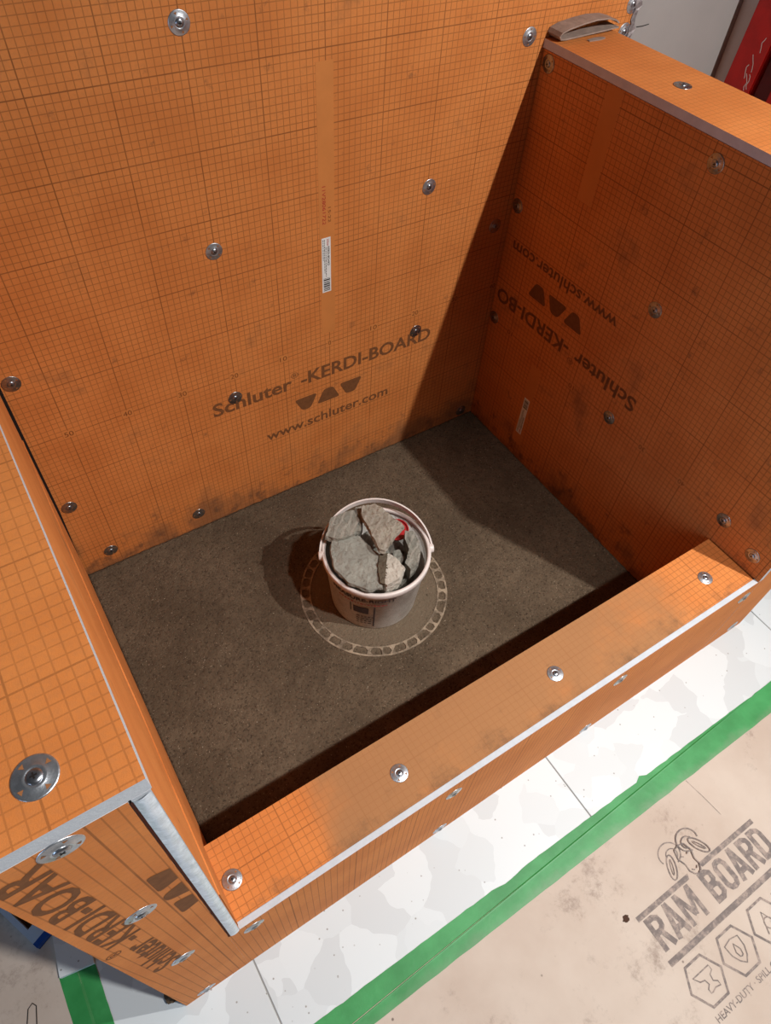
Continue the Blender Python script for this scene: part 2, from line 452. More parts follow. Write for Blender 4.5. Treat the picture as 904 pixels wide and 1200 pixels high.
lettering('printed_lettering', wr, '-KERDI-BO', ro+RY*-6.4+RZ*-8.1, RY, RZ, 22.6, 3.1, INK, 0.022)
lettering('printed_lettering', wr, 'www.schluter.com', ro+RY*-15.0+RZ*-19.6, RY, RZ, 29.6, 1.65, INK, 0.016, caps=False)
poly_print('printed_emblem', wr, TRAP, ro, RY, RZ, INK)
for k in (-5, -4, -3, -1, 0, 1):
    s = str(abs(k)*10); wd = 0.55 if k == 0 else 1.5
    box('number_gap', wr, (41.088, 41.1, -17.2+k*10-wd/2-0.25, -17.2+k*10+wd/2+0.25, -8.55, -7.05), STRIP)
    lettering('printed_number', wr, s, ro+RY*(k*10-wd/2)+RZ*-0.5+Vector((-0.01, 0, 0)), RY, RZ, wd, 1.0, INK_NUM)
box('blank_strip', wr, (41.08, 41.1, -18.6, -15.7, -33.0, -10.4), STRIP)
box('blank_strip', wr, (41.08, 41.1, -18.9, -15.5, 26.2, 44.4), STRIP)
sticker(wr, (41.1, -16.2, -30.0), (0, 0, 1), (0, -1, 0), (-1, 0, 0))

# left pony wall
LEAN = 0.0155
wl = root('wall_left', P(-63, -39, -40), kind='structure')
board('inner_board', wl, (-58.75, -57.5, -76.65, -0.75, -40, 41.15), 0, B_LIN, FOAM, LEAN, -37)
board('inner_board_edge', wl, (-58.75, -57.5, -78.0, -76.65, -13.4, 41.15), 0, B_LIN, FOAM, LEAN, -37)
board('top_board', wl, (-66.8, -56.2, -78.0, -0.35, 41.2, 43.0), 2, B_LTOP, FOAM)
eb = board('end_board', wl, (-68.8, -58.95, -78.0, -76.75, -40, 41.1), 1, B_FRONT, FOAM, LEAN, -37)
for vtx in eb.data.vertices:
    if vtx.co.x < -0.64: vtx.co.x += 0.0105*(vtx.co.z)
board('outer_board', wl, (-68.8, -67.55, -76.7, -0.35, -40, 41.1), 0, B_PLAIN, FOAM, 0.026, -37)
# glossy sealed edge of the inner board, dark slit beside it
bm = bmesh.new(); prev = None; n = 150
for i in range(n+1):
    z = -13.4+(40.9+13.4)*i/n
    xm = -57.5+LEAN*(z+37)
    ring = []
    for j in range(7):
        t = j/6.0
        bulge = 0.16*math.sin(math.pi*t)+0.05*mnoise.noise((z*0.9, t*2.0, 1.3))+0.035*mnoise.noise((z*2.6, t*3, 5.0))
        ring.append(bm.verts.new(P(xm-1.2+1.15*t, -78.0-max(0.02, bulge)-0.02, z)))
    if prev:
        for j in range(6): bm.faces.new((prev[j], prev[j+1], ring[j+1], ring[j]))
    prev = ring
SEAL = flat_mat('clear_sealant', srgb(214, 224, 234), 0.22, 0.6, 0.25, 90, 0.5, 220)
sit(bm_obj('edge_sealant', bm, SEAL, smooth=True), wl)
bm = bmesh.new(); prev = None
for i in range(81):
    z = -13.4+(40.8+13.4)*i/80; xm = -57.5+LEAN*(z+37)-1.25; wv = 0.16+0.07*mnoise.noise((z*0.5, 3, 3))
    ring = [bm.verts.new(P(xm-wv, -78.03, z)), bm.verts.new(P(xm+0.05, -78.03, z))]
    if prev: bm.faces.new((prev[0], prev[1], ring[1], ring[0]))
    prev = ring
SLIT = flat_mat('dark_joint', srgb(70, 34, 24), 0.9, 0.1)
sit(bm_obj('open_joint', bm, SLIT), wl)
bm = bmesh.new(); prev = None
for i in range(41):
    z = -31+(40.8+31)*i/40; xm = -57.5+LEAN*(z+37); wv = 0.42*min(1.0, (z+31)/14.0)
    ring = [bm.verts.new(P(xm-0.3, -0.03, z)), bm.verts.new(P(xm+0.04+wv, -0.03, z))]
    if prev: bm.faces.new((prev[0], prev[1], ring[1], ring[0]))
    prev = ring
sit(bm_obj('open_joint', bm, RECESS), wl)
FZ = Vector((0, 0, 1)); FXm = Vector((-1, 0, 0)); fo = Vector((-70.9, -78.03, 18.0))   # reading upwards, letters' tops to the left
fo = Vector((-71.5, -78.03, 18.0))
def F(a, b): return fo+FZ*a+FXm*b
lettering('printed_lettering', wl, 'Schluter', F(-25.2, -8.1), FZ, FXm, 16.6, 3.0, INK, 0.022)
lettering('printed_lettering', wl, '\u00ae', F(-8.5, -5.6), FZ, FXm, 1.6, 1.3, INK)
lettering('printed_lettering', wl, '-KERDI-BOAR', F(-6.6, -8.1), FZ, FXm, 28.4, 3.0, INK, 0.022)
def clip(poly, b0):
    out = []
    for i in range(len(poly)):
        p, q = poly[i], poly[(i+1) % len(poly)]
        if p[1] >= b0: out.append(p)
        if (p[1] >= b0) != (q[1] >= b0):
            t = (b0-p[1])/(q[1]-p[1]); out.append((p[0]+t*(q[0]-p[0]), b0))
    return out
poly_print('printed_emblem', wl, [clip(t, -13.1) for t in TRAP], fo, FZ, FXm, INK)

# curb
cb = root('shower_curb', P(-8, -72.5, -40), 'low orange board-clad curb along the front of the shower', 'curb')
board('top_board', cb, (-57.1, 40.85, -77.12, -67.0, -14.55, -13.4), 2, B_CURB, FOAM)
fb = board('front_board', cb, (-58.99, 42.42, -77.98, -77.14, -40, -13.45), 1, B_FRONT, FOAM)
for vtx in fb.data.vertices:
    if vtx.co.x < 0 and vtx.co.z > 0.1: vtx.co.x += LEAN*26.5/100
board('inner_board', cb, (-57.4, 41.05, -68.3, -67.05, -40, -14.6), 1, B_PLAIN, FOAM)

# membrane flap on the pony wall's inner face
bm = bmesh.new(); prev = None
for i in range(61):
    y = -77.5+76.5*i/60; zt = 4.0+3.0*mnoise.noise((y*0.06, 0.4, 2))
    ring = []
    for z, dx in ((-37.0, 0.05), (zt-0.3, 0.07), (zt, 0.13+0.06*mnoise.noise((y*0.2, 9, 9))), (zt, 0.0)):
        ring.append(bm.verts.new(P(-57.5+LEAN*(z+37)+dx, y, z)))
    if prev:
        for j in range(3): bm.faces.new((prev[j], prev[j+1], ring[j+1], ring[j]))
    prev = ring
sit(bm_obj('membrane_flap', bm, B_PLAIN), wl)

# ------------------------------------------------------------------ mortar bed with the drain flange
bm = bmesh.new()
NX, NY = 198, 134
x0, x1, y0, y1 = -57.45, 41.05, -67.0, -0.02
grid = []
for j in range(NY+1):
    row = []
    for i in range(NX+1):
        x = x0+(x1-x0)*i/NX; y = y0+(y1-y0)*j/NY
        h = 0.10*mnoise.noise((x*0.8, y*0.8, 1))+0.07*mnoise.noise((x*2.1, y*2.1, 7))+0.12*mnoise.noise((x*0.12, y*0.12, 4))
        rr = math.hypot(x+8.7, y+33.0)
        k = min(1.0, max(0.0, (rr-11.5)/4.0)); h = h*(0.12+0.88*k)
        e = min(x-x0, x1-x, y1-y)
        if e < 1.2: h += 0.18*(1.2-e)/1.2*(0.6+mnoise.noise((x, y, 3)))
        row.append(bm.verts.new(P(x, y, -37.25+h)))
    grid.append(row)
for j in range(NY):
    for i in range(NX): bm.faces.new((grid[j][i], grid[j][i+1], grid[j+1][i+1], grid[j+1][i]))
edge = [grid[0][i] for i in range(NX+1)]+[grid[j][NX] for j in range(1, NY+1)]+[grid[NY][i] for i in range(NX-1, -1, -1)]+[grid[j][0] for j in range(NY-1, 0, -1)]
low = [bm.verts.new((v.co.x, v.co.y, P(0, 0, -39.95).z)) for v in edge]
for i in range(len(edge)):
    k = (i+1) % len(edge); bm.faces.new((edge[i], low[i], low[k], edge[k]))
bm.faces.new(low[::-1])
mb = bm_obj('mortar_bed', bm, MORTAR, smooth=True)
tag(mb, 'dark brown dry-pack mortar bed filling the shower base', 'shower floor')
# loose crumbs of mortar, too many to count
bm = bmesh.new()
for i in range(2600):
    x = R.uniform(-56.8, 40.4); y = R.uniform(-66.5, -0.6)
    if math.hypot(x+8.7, y+33) < 12.5 and R.random() < 0.85: continue
    s = R.choice((0.07, 0.09, 0.11, 0.15, 0.2)); c = P(x, y, -37.2+s*0.25)
    vv = [bm.verts.new(c+Vector([R.uniform(-1, 1)*s/100 for _ in range(3)])) for _ in range(4)]
    for a in ((0, 1, 2), (0, 3, 1), (1, 3, 2), (2, 3, 0)): bm.faces.new([vv[q] for q in a])
cr = bm_obj('mortar_crumbs', bm, MORTAR); tag(cr, 'loose brown mortar crumbs scattered over the shower bed', 'crumbs', kind='stuff')

FL = NT('flange'); FL.col(FL.mix(FL.rng(FL.noise(34.0, 7.0, 0.75), 0.36, 0.62, 0, 1), (0.36, 0.275, 0.19, 1), (0.13, 0.095, 0.064, 1))); FL.set(Roughness=0.9)
FLM = FL.m
df = root('drain_flange', P(-8.7, -33.0, -37.2), 'pale round drain flange ring embedded in the mortar around the bucket', 'drain flange')
def flange_ring(name, ra, rb, h):
    n = 120; bm = bmesh.new(); rings = []
    for i in range(n):
        t = 2*math.pi*i/n; a = ra+0.05*mnoise.noise((i*0.7, 1, 1)); b = rb+0.05*mnoise.noise((i*0.7, 4, 1))
        rings.append([bm.verts.new((math.cos(t)*q/100, math.sin(t)*q/100, z/100)) for q, z in ((a, -0.3), (a, h), (b, h), (b, -0.3))])
    for i in range(n):
        p, q = rings[i], rings[(i+1) % n]
        for k in range(3): bm.faces.new((p[k], p[k+1], q[k+1], q[k]))
    o = bm_obj(name, bm, FLM); o.parent = df
flange_ring('outer_ring', 14.85, 15.2, 0.11); flange_ring('inner_ring', 13.1, 13.4, 0.11)
NR = 34
for i in range(NR):
    t = 2*math.pi*(i+0.5*(R.random()-0.5)*0.3)/NR; wd = R.uniform(0.35, 0.85); bm = bmesh.new()
    tw = R.uniform(-0.5, 0.5)
    pts = [(13.3, -wd*0.9), (14.0, -wd*0.35+tw*0.3), (14.3, -wd*0.35+tw*0.3), (14.95, -wd*0.9+tw), (14.95, wd*0.9+tw), (14.3, wd*0.35+tw*0.3), (14.0, wd*0.35+tw*0.3), (13.3, wd*0.9)]
    top = []; bot = []
    for rr, s in pts:
        x = rr*math.cos(t)-s*math.sin(t); y = rr*math.sin(t)+s*math.cos(t)
        top.append(bm.verts.new((x/100, y/100, 0.0010))); bot.append(bm.verts.new((x/100, y/100, -0.003)))
    bm.faces.new(top)
    for k in range(8): bm.faces.new((top[k], bot[k], bot[(k+1) % 8], top[(k+1) % 8]))
    bm_obj('rib', bm, FLM, df)

# ------------------------------------------------------------------ bucket
BC = Vector((-9.0, -33.3)); RT, RB, BH = 10.0, 8.7, 15.0
bk = root('bucket', P(BC.x, BC.y, -37.1), 'white plastic pail with bail handle, full of broken stones', 'bucket')
def pail_mat():
    m = NT('pail_plastic'); s = m.n('ShaderNodeSeparateXYZ'); m.link(m.tc.outputs['Object'], s.inputs[0])
    c = m.mix(m.rng(m.noise(16.0, 6.0, 0.7), 0.42, 0.66, 0, 0.6), srgb(206, 202, 194), srgb(150, 142, 132))
    v = m.noise(60.0, 8.0, 0.8, dist=2.0)
    c = m.mix(m.rng(m.math('ABSOLUTE', m.math('SUBTRACT', v, 0.5)), 0.0, 0.022, 0.7, 0), c, srgb(96, 90, 84))
    m.col(c); m.set(Roughness=0.42); return m.m
PAIL = pail_mat()
WHITE_PL = flat_mat('white_plastic', srgb(226, 214, 208), 0.4, 0.4, 0.12, 30)
v, f = lathe([(0.0, 0.1), (RB-0.25, 0.1), (RB-0.05, 0.0), (RB, 0.2), (RT-0.12, BH-1.3), (RT-0.05, BH-1.2), (RT-0.18, BH-1.0), (RT-0.25, BH-1.0), (RB-0.3, 0.5), (0.0, 0.5)], 64)
mesh_obj('pail', [q/100 for q in v], f, PAIL, bk, smooth=True)
v, f = lathe([(RT-0.25, BH-1.3), (RT+0.32, BH-1.3), (RT+0.42, BH-1.1), (RT+0.42, BH-0.25), (RT+0.3, BH), (RT-0.15, BH), (RT-0.3, BH-0.15)], 64, close=True)
mesh_obj('rim', [q/100 for q in v], f, WHITE_PL, bk, smooth=True)
rt = Vector((0.8437, -0.5369, 0)); bkv = Vector((0.5369, 0.8437, 0))
# bail handle lying back over the stones
bm = bmesh.new(); prev = None; tilt = math.radians(15); hx_ = (rt*math.cos(0.10)+bkv*math.sin(-0.10)*-1); rt_h = (rt*0.992+bkv*0.12).normalized(); bk_h = (bkv*0.992-rt*0.12).normalized()
dirn = bk_h*math.cos(tilt)+Vector((0, 0, 1))*math.sin(tilt); nrm = rt_h.cross(dirn).normalized()
n = 40
for i in range(n+1):
    t = math.pi*i/n
    rad = 10.75-0.5*math.sin(t)
    rdir = rt_h*math.cos(t)+dirn*math.sin(t)
    c = Vector((0, 0, BH-0.9))+rdir*rad+Vector((0, 0, 0.9))*math.sin(t)
    hw = 0.56
    ring = [bm.verts.new((c+nrm*a+rdir*b)/100) for a, b in ((-hw, -0.30), (hw, -0.12), (hw, 0.16), (-hw, -0.02))]
    if prev:
        for k in range(4): bm.faces.new((prev[k], prev[(k+1) % 4], ring[(k+1) % 4], ring[k]))
    else: bm.faces.new(ring)
    prev = ring
bm.faces.new(prev[::-1])
bm_obj('handle', bm, WHITE_PL, bk)
for s in (-1, 1):
    bm = bmesh.new(); bmesh.ops.create_cone(bm, cap_ends=True, segments=20, radius1=0.010, radius2=0.008, depth=0.009)
    bmesh.ops.bevel(bm, geom=[e for e in bm.edges if len(e.link_faces) == 2 and e.calc_length() < 0.005], offset=0.001, segments=1, affect='EDGES')
    o = bm_obj('handle_pivot', bm, WHITE_PL, bk)
    o.rotation_mode = 'QUATERNION'; o.rotation_quaternion = (rt_h*s).to_track_quat('Z', 'Y')
    o.location = (rt_h*s*10.6+Vector((0, 0, BH-0.9)))/100
def on_pail(phi0):
    """bend flat print round the pail: a along the wall (cm), b up"""
    def fn(a, b):
        rr = RB+(RT-RB)*b/BH+0.05; t = phi0+a/9.6
        return Vector((rr*math.cos(t), rr*math.sin(t), b))/100
    return fn
PRINT_DK = flat_mat('pail_print', srgb(78, 66, 66), 0.6, 0.3, 0.3, 120); PRINT_RED = flat_mat('pail_red_print', srgb(190, 96, 92), 0.6, 0.3, 0.3, 120)
phf = math.atan2(-bkv.y, -bkv.x)
o = lettering('printed_lettering', None, 'MEASURE-RIGHT', (0, 0, 0), (1, 0, 0), (0, 0, 1), 13.0, 1.15, PRINT_DK, 0.03, bend=lambda a, b: on_pail(phf-0.95)(a, b+11.3)); o.parent = bk
def pail_poly(name, rects, mat):
    vv = []; ff = []
    for a0, a1, b0, b1 in rects:
        k = len(vv); N = max(1, int((a1-a0)/0.4))
        for i in range(N+1):
            a = a0+(a1-a0)*i/N
            vv.append(on_pail(phf-0.95)(a, b0)); vv.append(on_pail(phf-0.95)(a, b1))
        for i in range(N): ff.append((k+2*i, k+2*i+2, k+2*i+3, k+2*i+1))
    mesh_obj(name, vv, ff, mat, bk)
reds = []; a = 1.6
while a < 11.5:
    q = R.uniform(0.3, 0.7); reds.append((a, a+q, 10.1+R.uniform(-.1, .1), 10.5+R.uniform(-.1, .1))); a += q+0.2
pail_poly('red_print', reds, PRINT_RED)
pail_poly('printed_panel', [(4.8, 7.9, 6.4, 8.9), (4.1, 4.3, 6.2, 9.4), (8.9, 9.2, 1.2, 9.6)], PRINT_DK)
lines = []
for r_ in range(4):
    a = 5.4
    while a < 8.6:
        q = R.uniform(0.3, 0.8); lines.append((a, a+q, 2.2+r_*0.9, 2.5+r_*0.9)); a += q+0.3
pail_poly('printed_panel', lines, PRINT_DK)

# ------------------------------------------------------------------ stones in the bucket
def rock_mat(name, c1, c2, sp, vein=False):
    m = NT(name)
    c = m.mix(m.rng(m.noise(22.0, 6.0, 0.65), 0.3, 0.7, 0, 1), c1, c2)
    c = m.mix(m.rng(m.noise(170.0, 3.0, 0.7), 0.55, 0.72, 0, 0.7), c, sp)
    if vein:
        wv = m.n('ShaderNodeTexWave'); wv.inputs['Scale'].default_value = 26.0; wv.inputs['Distortion'].default_value = 2.5; wv.inputs['Detail'].default_value = 3.0
        mp = m.n('ShaderNodeMapping'); mp.inputs['Rotation'].default_value = (0.4, 0.3, 1.0); m.link(m.tc.outputs['Object'], mp.inputs[0]); m.link(mp.outputs[0], wv.inputs['Vector'])
        c = m.mix(m.rng(wv.outputs['Fac'], 0.66, 0.98, 0, 0.35), c, srgb(206, 198, 186))
    m.col(c); m.set(Roughness=0.9); m.b.inputs['Specular IOR Level'].default_value = 0.2
    m.bump(m.noise(150.0, 8.0, 0.8), 1.0, 0.006)
    return m.m
RK_GREEN = rock_mat('greenish_slate', srgb(152, 150, 140), srgb(176, 174, 163), srgb(120, 117, 108))
RK_GREY = rock_mat('grey_slate', srgb(140, 138, 128), srgb(166, 162, 150), srgb(98, 94, 86), True)
RK_TAN = rock_mat('tan_schist', srgb(150, 140, 126), srgb(182, 172, 156), srgb(104, 94, 84), True)
RK_PALE = rock_mat('pale_limestone', srgb(206, 198, 184), srgb(222, 214, 200), srgb(168, 158, 144))
RK_BROWN = rock_mat('brown_matrix', srgb(96, 86, 72), srgb(128, 116, 98), srgb(58, 50, 42))
def rock(name, label, outline, ztop, thick, mats, tilt=(0, 0), shrink=0.75, seed=0, cut=None, amp=0.14):
    """broken stone: its outline at the top face, tapering down, subdivided and roughened"""
    cx = sum(a for a, b in outline)/len(outline); cy = sum(b for a, b in outline)/len(outline)
    bm = bmesh.new(); top = []; mid = []; bot = []
    for a, b in outline:
        dz = tilt[0]*(a-cx)+tilt[1]*(b-cy)
        top.append(bm.verts.new((a-cx, b-cy, dz)))
        mid.append(bm.verts.new(((a-cx)*1.03, (b-cy)*1.03, dz-thick*0.35)))
        bot.append(bm.verts.new(((a-cx)*shrink, (b-cy)*shrink, dz*0.6-thick)))
    ft = bm.faces.new(top); n = len(top)
    for i in range(n):
        k = (i+1) % n
        fq = bm.faces.new((top[i], mid[i], mid[k], top[k])); fq2 = bm.faces.new((mid[i], bot[i], bot[k], mid[k]))
    bm.faces.new(bot[::-1])
    bmesh.ops.recalc_face_normals(bm, faces=bm.faces)
    bmesh.ops.triangulate(bm, faces=bm.faces[:])
    for _ in range(4):
        long = [e for e in bm.edges if e.calc_length() > 0.55]
        if not long: break
        bmesh.ops.subdivide_edges(bm, edges=long, cuts=1, use_grid_fill=False)
        bmesh.ops.triangulate(bm, faces=bm.faces[:])
    bm.normal_update()
    for vtx in bm.verts:
        p = vtx.co+Vector((seed*13.1, seed*7.7, seed*3.3))
        d = amp*mnoise.noise(p*0.7)*1.6+amp*mnoise.noise(p*1.9)+0.5*amp*mnoise.noise(p*4.5)
        vtx.co += vtx.normal*d
    if len(mats) > 1:
        d_ = Vector(cut[:3]).normalized()
        for fc in bm.faces:
            ce = fc.calc_center_median()
            fc.material_index = 1 if ce.dot(d_) > cut[3]+0.3*mnoise.noise(ce*1.7) else 0
    for vtx in bm.verts: vtx.co /= 100.0
    o = bm_obj(name, bm, mats); o.location = P(cx, cy, ztop)
    tag(o, label, 'stone', 'broken stones in the bucket')
    return o
rock('stone', 'largest grey-green flat slab at the front left of the bucket', [(-16.0, -28.6), (-11.2, -29.9), (-9.9, -36.0), (-13.1, -41.7), (-15.5, -40.9), (-17.8, -37.7), (-18.6, -34.0), (-17.2, -30.0)], -20.5, 1.9, [RK_GREEN], (0.02, 0.04), 0.72, 1)
rock('stone', 'grey angular stone at the rear left against the bucket rim', [(-16.7, -27.4), (-14.0, -24.6), (-11.2, -24.6), (-9.4, -25.2), (-9.6, -27.7), (-11.9, -29.8), (-15.2, -29.2)], -19.1, 3.4, [RK_GREY], (0.05, 0.10), 0.6, 2)
rock('stone', 'long tan layered stone lying on top at the centre of the bucket', [(-8.0, -26.0), (-5.6, -26.8), (-3.9, -32.0), (-3.5, -34.0), (-6.6, -35.0), (-9.4, -36.6), (-10.2, -35.9), (-9.7, -33.0), (-9.0, -27.3)], -17.8, 2.6, [RK_TAN], (0.05, 0.06), 0.75, 3, amp=0.2)
rock('stone', 'pale cream stone with a dark brown broken side at the bucket front', [(-8.7, -36.2), (-8.0, -37.1), (-7.6, -40.6), (-9.7, -42.0), (-12.3, -42.0), (-13.2, -41.0), (-11.6, -37.7), (-10.0, -35.7)], -20.0, 3.6, [RK_PALE, RK_BROWN], (0.05, 0.0), 0.95, 4, cut=(-0.80, 0.6, 0, 0.35))
rock('stone', 'upright dark grey stone along the right side of the bucket', [(-2.3, -32.8), (-0.9, -34.0), (-1.2, -36.0), (-2.3, -38.2), (-4.2, -40.2), (-6.2, -40.7), (-6.3, -39.0), (-3.9, -36.7), (-3.4, -34.3)], -21.3, 5.0, [RK_GREY], (0.05, 0.0), 0.8, 5)
rock('stone', 'smallest grey stone wedged between the pale and the right-hand stones', [(-6.3, -34.8), (-4.9, -35.0), (-5.3, -37.3), (-6.4, -38.1), (-7.2, -36.6)], -23.0, 3.0, [RK_GREY], (0, 0), 0.8, 6)
rock('stone', 'narrow grey stone standing behind the tan stone under the handle', [(-9.4, -25.2), (-8.3, -24.4), (-7.3, -24.9), (-8.5, -27.4), (-10.4, -29.6), (-11.2, -29.3)], -19.4, 6.0, [RK_GREY], (0, 0.05), 0.8, 7)
rock('stone', 'small buried stone in the dark gap of the bucket middle', [(-11.5, -30.5), (-9.2, -29.5), (-7.2, -31.5), (-8.4, -34.0), (-10.2, -34.8)], -25.0, 4.0, [RK_GREY], (0, 0), 0.9, 8)
# fill of the bucket below (hidden rubble carries the visible stones)
rock('stone', 'dark grey stone showing only in the gaps beneath the other stones', [(-15.3, -31), (-13, -27.5), (-9, -26.2), (-4.5, -27.5), (-2.4, -31), (-2.6, -36), (-6, -39.6), (-11, -40.2), (-14.5, -37)], -26.0, 9.5, [RK_GREY], (0, 0), 0.93, 9)
RED_PL = flat_mat('red_plastic', srgb(176, 40, 44), 0.4, 0.4, 0.2, 40)
v, f = lathe([(0.0, 0.0), (2.1, 0.0), (2.3, 0.2), (2.4, 0.7), (2.2, 0.7), (2.1, 0.35), (0.0, 0.3)], 32)
o = mesh_obj('red_cap', [q/100 for q in v], f, RED_PL, smooth=False); o.location = P(-2.6, -30.6, -23.8); o.rotation_euler = (0.08, -0.1, 0)
tag(o, 'round red plastic cap tucked inside the bucket by the right rim', 'cap')

# ------------------------------------------------------------------ washers with screws
def washer_meshes():
    n = 40
    prof = [(0.0, 0.05), (0.42, 0.05), (0.50, 0.10), (0.62, 0.16), (0.74, 0.14), (0.84, 0.07), (1.30, 0.06), (1.40, 0.03), (1.40, -0.02)]
    v, f = lathe(prof, n); me = bpy.data.meshes.new('washer'); me.from_pydata([tuple(q/100) for q in v], [], f)
    for p in me.polygons: p.use_smooth = True
    sv = []; sf = []
    for k in range(4):
        t = math.pi/4+k*math.pi/2; b = len(sv)
        for rr, s in ((0.84, 0.0), (1.16, -0.19), (1.16, 0.19)):
            sv.append(((rr*math.cos(t)-s*math.sin(t))/100, (rr*math.sin(t)+s*math.cos(t))/100, 0.00082))
        sf.append((b, b+1, b+2))
    ms = bpy.data.meshes.new('tab_slots'); ms.from_pydata(sv, [], sf)
    v, f = lathe([(0.0, 0.30), (0.20, 0.30), (0.36, 0.27), (0.48, 0.20), (0.54, 0.11), (0.54, 0.03)], 24)
    mh = bpy.data.meshes.new('screw_head'); mh.from_pydata([tuple(q/100) for q in v], [], f)
    for p in mh.polygons: p.use_smooth = True
    rv = []; rf = []
    for k in range(2):
        b = len(rv); t = k*math.pi/2+0.3
        for a, s in ((-0.22, -0.055), (0.22, -0.055), (0.22, 0.055), (-0.22, 0.055)):
            rv.append(((a*math.cos(t)-s*math.sin(t))/100, (a*math.sin(t)+s*math.cos(t))/100, 0.00312+0.00002*k))
        rf.append((b, b+1, b+2, b+3))
    mr = bpy.data.meshes.new('drive_recess'); mr.from_pydata(rv, [], rf)
    return me, ms, mh, mr
WM, WS, WH, WRc = washer_meshes()
WM2 = WM.copy()
SLOT = flat_mat('slot_through_to_board', (0.30, 0.12, 0.045, 1), 0.8, 0.2)
for me_, mt in ((WM, ZINC), (WM2, DULL_ZINC), (WS, SLOT), (WH, SCREW), (WRc, RECESS)): me_.materials.append(mt)
def washer(pos, nrm, label, group, dull=False, scale=1.0):
    r_ = root('screw_washer', P(*pos), label, 'washer', group)
    r_.rotation_mode = 'QUATERNION'
    q = Vector(nrm).to_track_quat('Z', 'Y'); sp = Matrix.Rotation(R.uniform(0, 1.5), 4, 'Z').to_quaternion()
    tl = Matrix.Rotation(R.uniform(-0.03, 0.03), 4, 'X').to_quaternion()
    r_.rotation_quaternion = q @ sp @ tl
    r_.scale = (scale,)*3
    for nm, me_ in (('washer', WM2 if dull else WM), ('tab_slots', WS), ('screw_head', WH)):
        o = bpy.data.objects.new(nm, me_); COL.objects.link(o); o.parent = r_
        if nm == 'screw_head':
            d = bpy.data.objects.new('drive_recess', WRc); COL.objects.link(d); d.parent = o
G = 'washered screws in the back wall'
NB = (0, -1, 0)
for x, z, l in ((-20.1, 55.2, 'washer with screw highest up on the left half of the back wall'),
        (-20.2, 25.0, 'washer with screw midway up the back wall, left of the white label strip'),
        (20.3, 26.0, 'washer with screw on the brightly lit back wall right of the blank strip'),
        (37.6, 14.3, 'washer with screw in shadow on the back wall beside the right corner'),
        (37.5, 46.6, 'washer with screw high on the back wall beside the folded strip'),
        (20.6, -4.7, 'washer with screw covering the letter R of the back wall lettering'),
        (-20.5, -5.1, 'washer with screw covering the letter c of the back wall lettering'),
        (-54.7, 12.9, 'washer with screw at the left edge of the picture on the back wall'),
        (-55.0, -16.6, 'washer with screw beside the pony wall, low in the left back corner'),
        (-51.5, -32.7, 'washer with screw nearest the left corner just above the mortar'),
        (-32.5, -32.8, 'washer with screw above the mortar amid brown smears on the back wall'),
        (37.6, -35.3, 'washer with screw at the foot of the back wall in the right corner'),
        (59.6, 44.6, 'washer with screw at the torn edge of the back board above the ledge'),
        (60.0, 48.6, 'washer with screw at the torn board edge, in the top right')):
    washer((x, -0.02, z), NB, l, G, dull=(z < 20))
G = 'washered screws in the right half wall'
for y, z, l in ((-1.9, 42.8, 'washer with screw at the top back corner of the right half wall'),
        (-38.2, 41.8, 'washer with screw under the ledge strip, at the top right'),
        (-38.3, 17.6, 'washer with screw beside the upside-down web address on the right wall'),
        (-38.1, -7.4, 'washer with screw just below the upside-down letter S on the right wall'),
        (-67.2, -7.8, 'washer with screw above the curb end on the right wall'),
        (-74.5, -9.6, 'washer with screw closest to the front edge of the right wall, beside the curb'),
        (-1.6, 18.3, 'washer with screw in the right wall at mid height of the back corner'),
        (-1.5, -7.4, 'washer with screw in the back corner beneath the upside-down letters BO')):
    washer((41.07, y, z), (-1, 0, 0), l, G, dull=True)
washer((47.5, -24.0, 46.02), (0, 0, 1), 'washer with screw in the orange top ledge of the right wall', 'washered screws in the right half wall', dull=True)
G = 'washered screws in the curb'
for x, l in ((-55.6, 'washer with screw on the curb top right beside the pony wall'), (-30.2, 'washer with screw second from the left on the curb top'),
        (-1.1, 'washer with screw third from the left on the curb top'), (33.6, 'washer with screw at the far right end of the curb top')):
    washer((x, -72.5, -13.38), (0, 0, 1), l, G, scale=0.93)
washer((-61.6, -74.6, 43.02), (0, 0, 1), 'largest-looking washer with screw, on top of the left pony wall', 'washered screws in the pony wall')
G = 'washered screws in the front face'
for x, z, l in ((-62.1, 39.8, 'washer with screw on the pony wall front right under its white edge'), (-62.4, 17.5, 'washer with screw on the pony wall front between lettering and emblem'),
        (-63.5, -8.5, 'washer with screw on the pony wall front below the letter S'), (-65.4, -37.8, 'washer with screw near the floor at the pony wall foot'),
        (-55.6, -17.0, 'washer with screw on the curb front, leftmost under the white edge'), (-23.9, -18.2, 'washer with screw on the curb front, second under the white edge'),
        (-23.7, -38.0, 'washer with screw on the curb front by the floor, nearer the pony wall'), (9.3, -17.2, 'washer with screw on the curb front, third under the white edge'),
        (9.5, -38.2, 'washer with screw on the curb front by the floor above the grout line'), (40.5, -18.0, 'washer with screw on the curb front, rightmost under the white edge'),
        (50.5, -37.6, 'washer with screw low on the right wall end beside the tile')):
    washer((x, -78.0, z), NB, l, G)

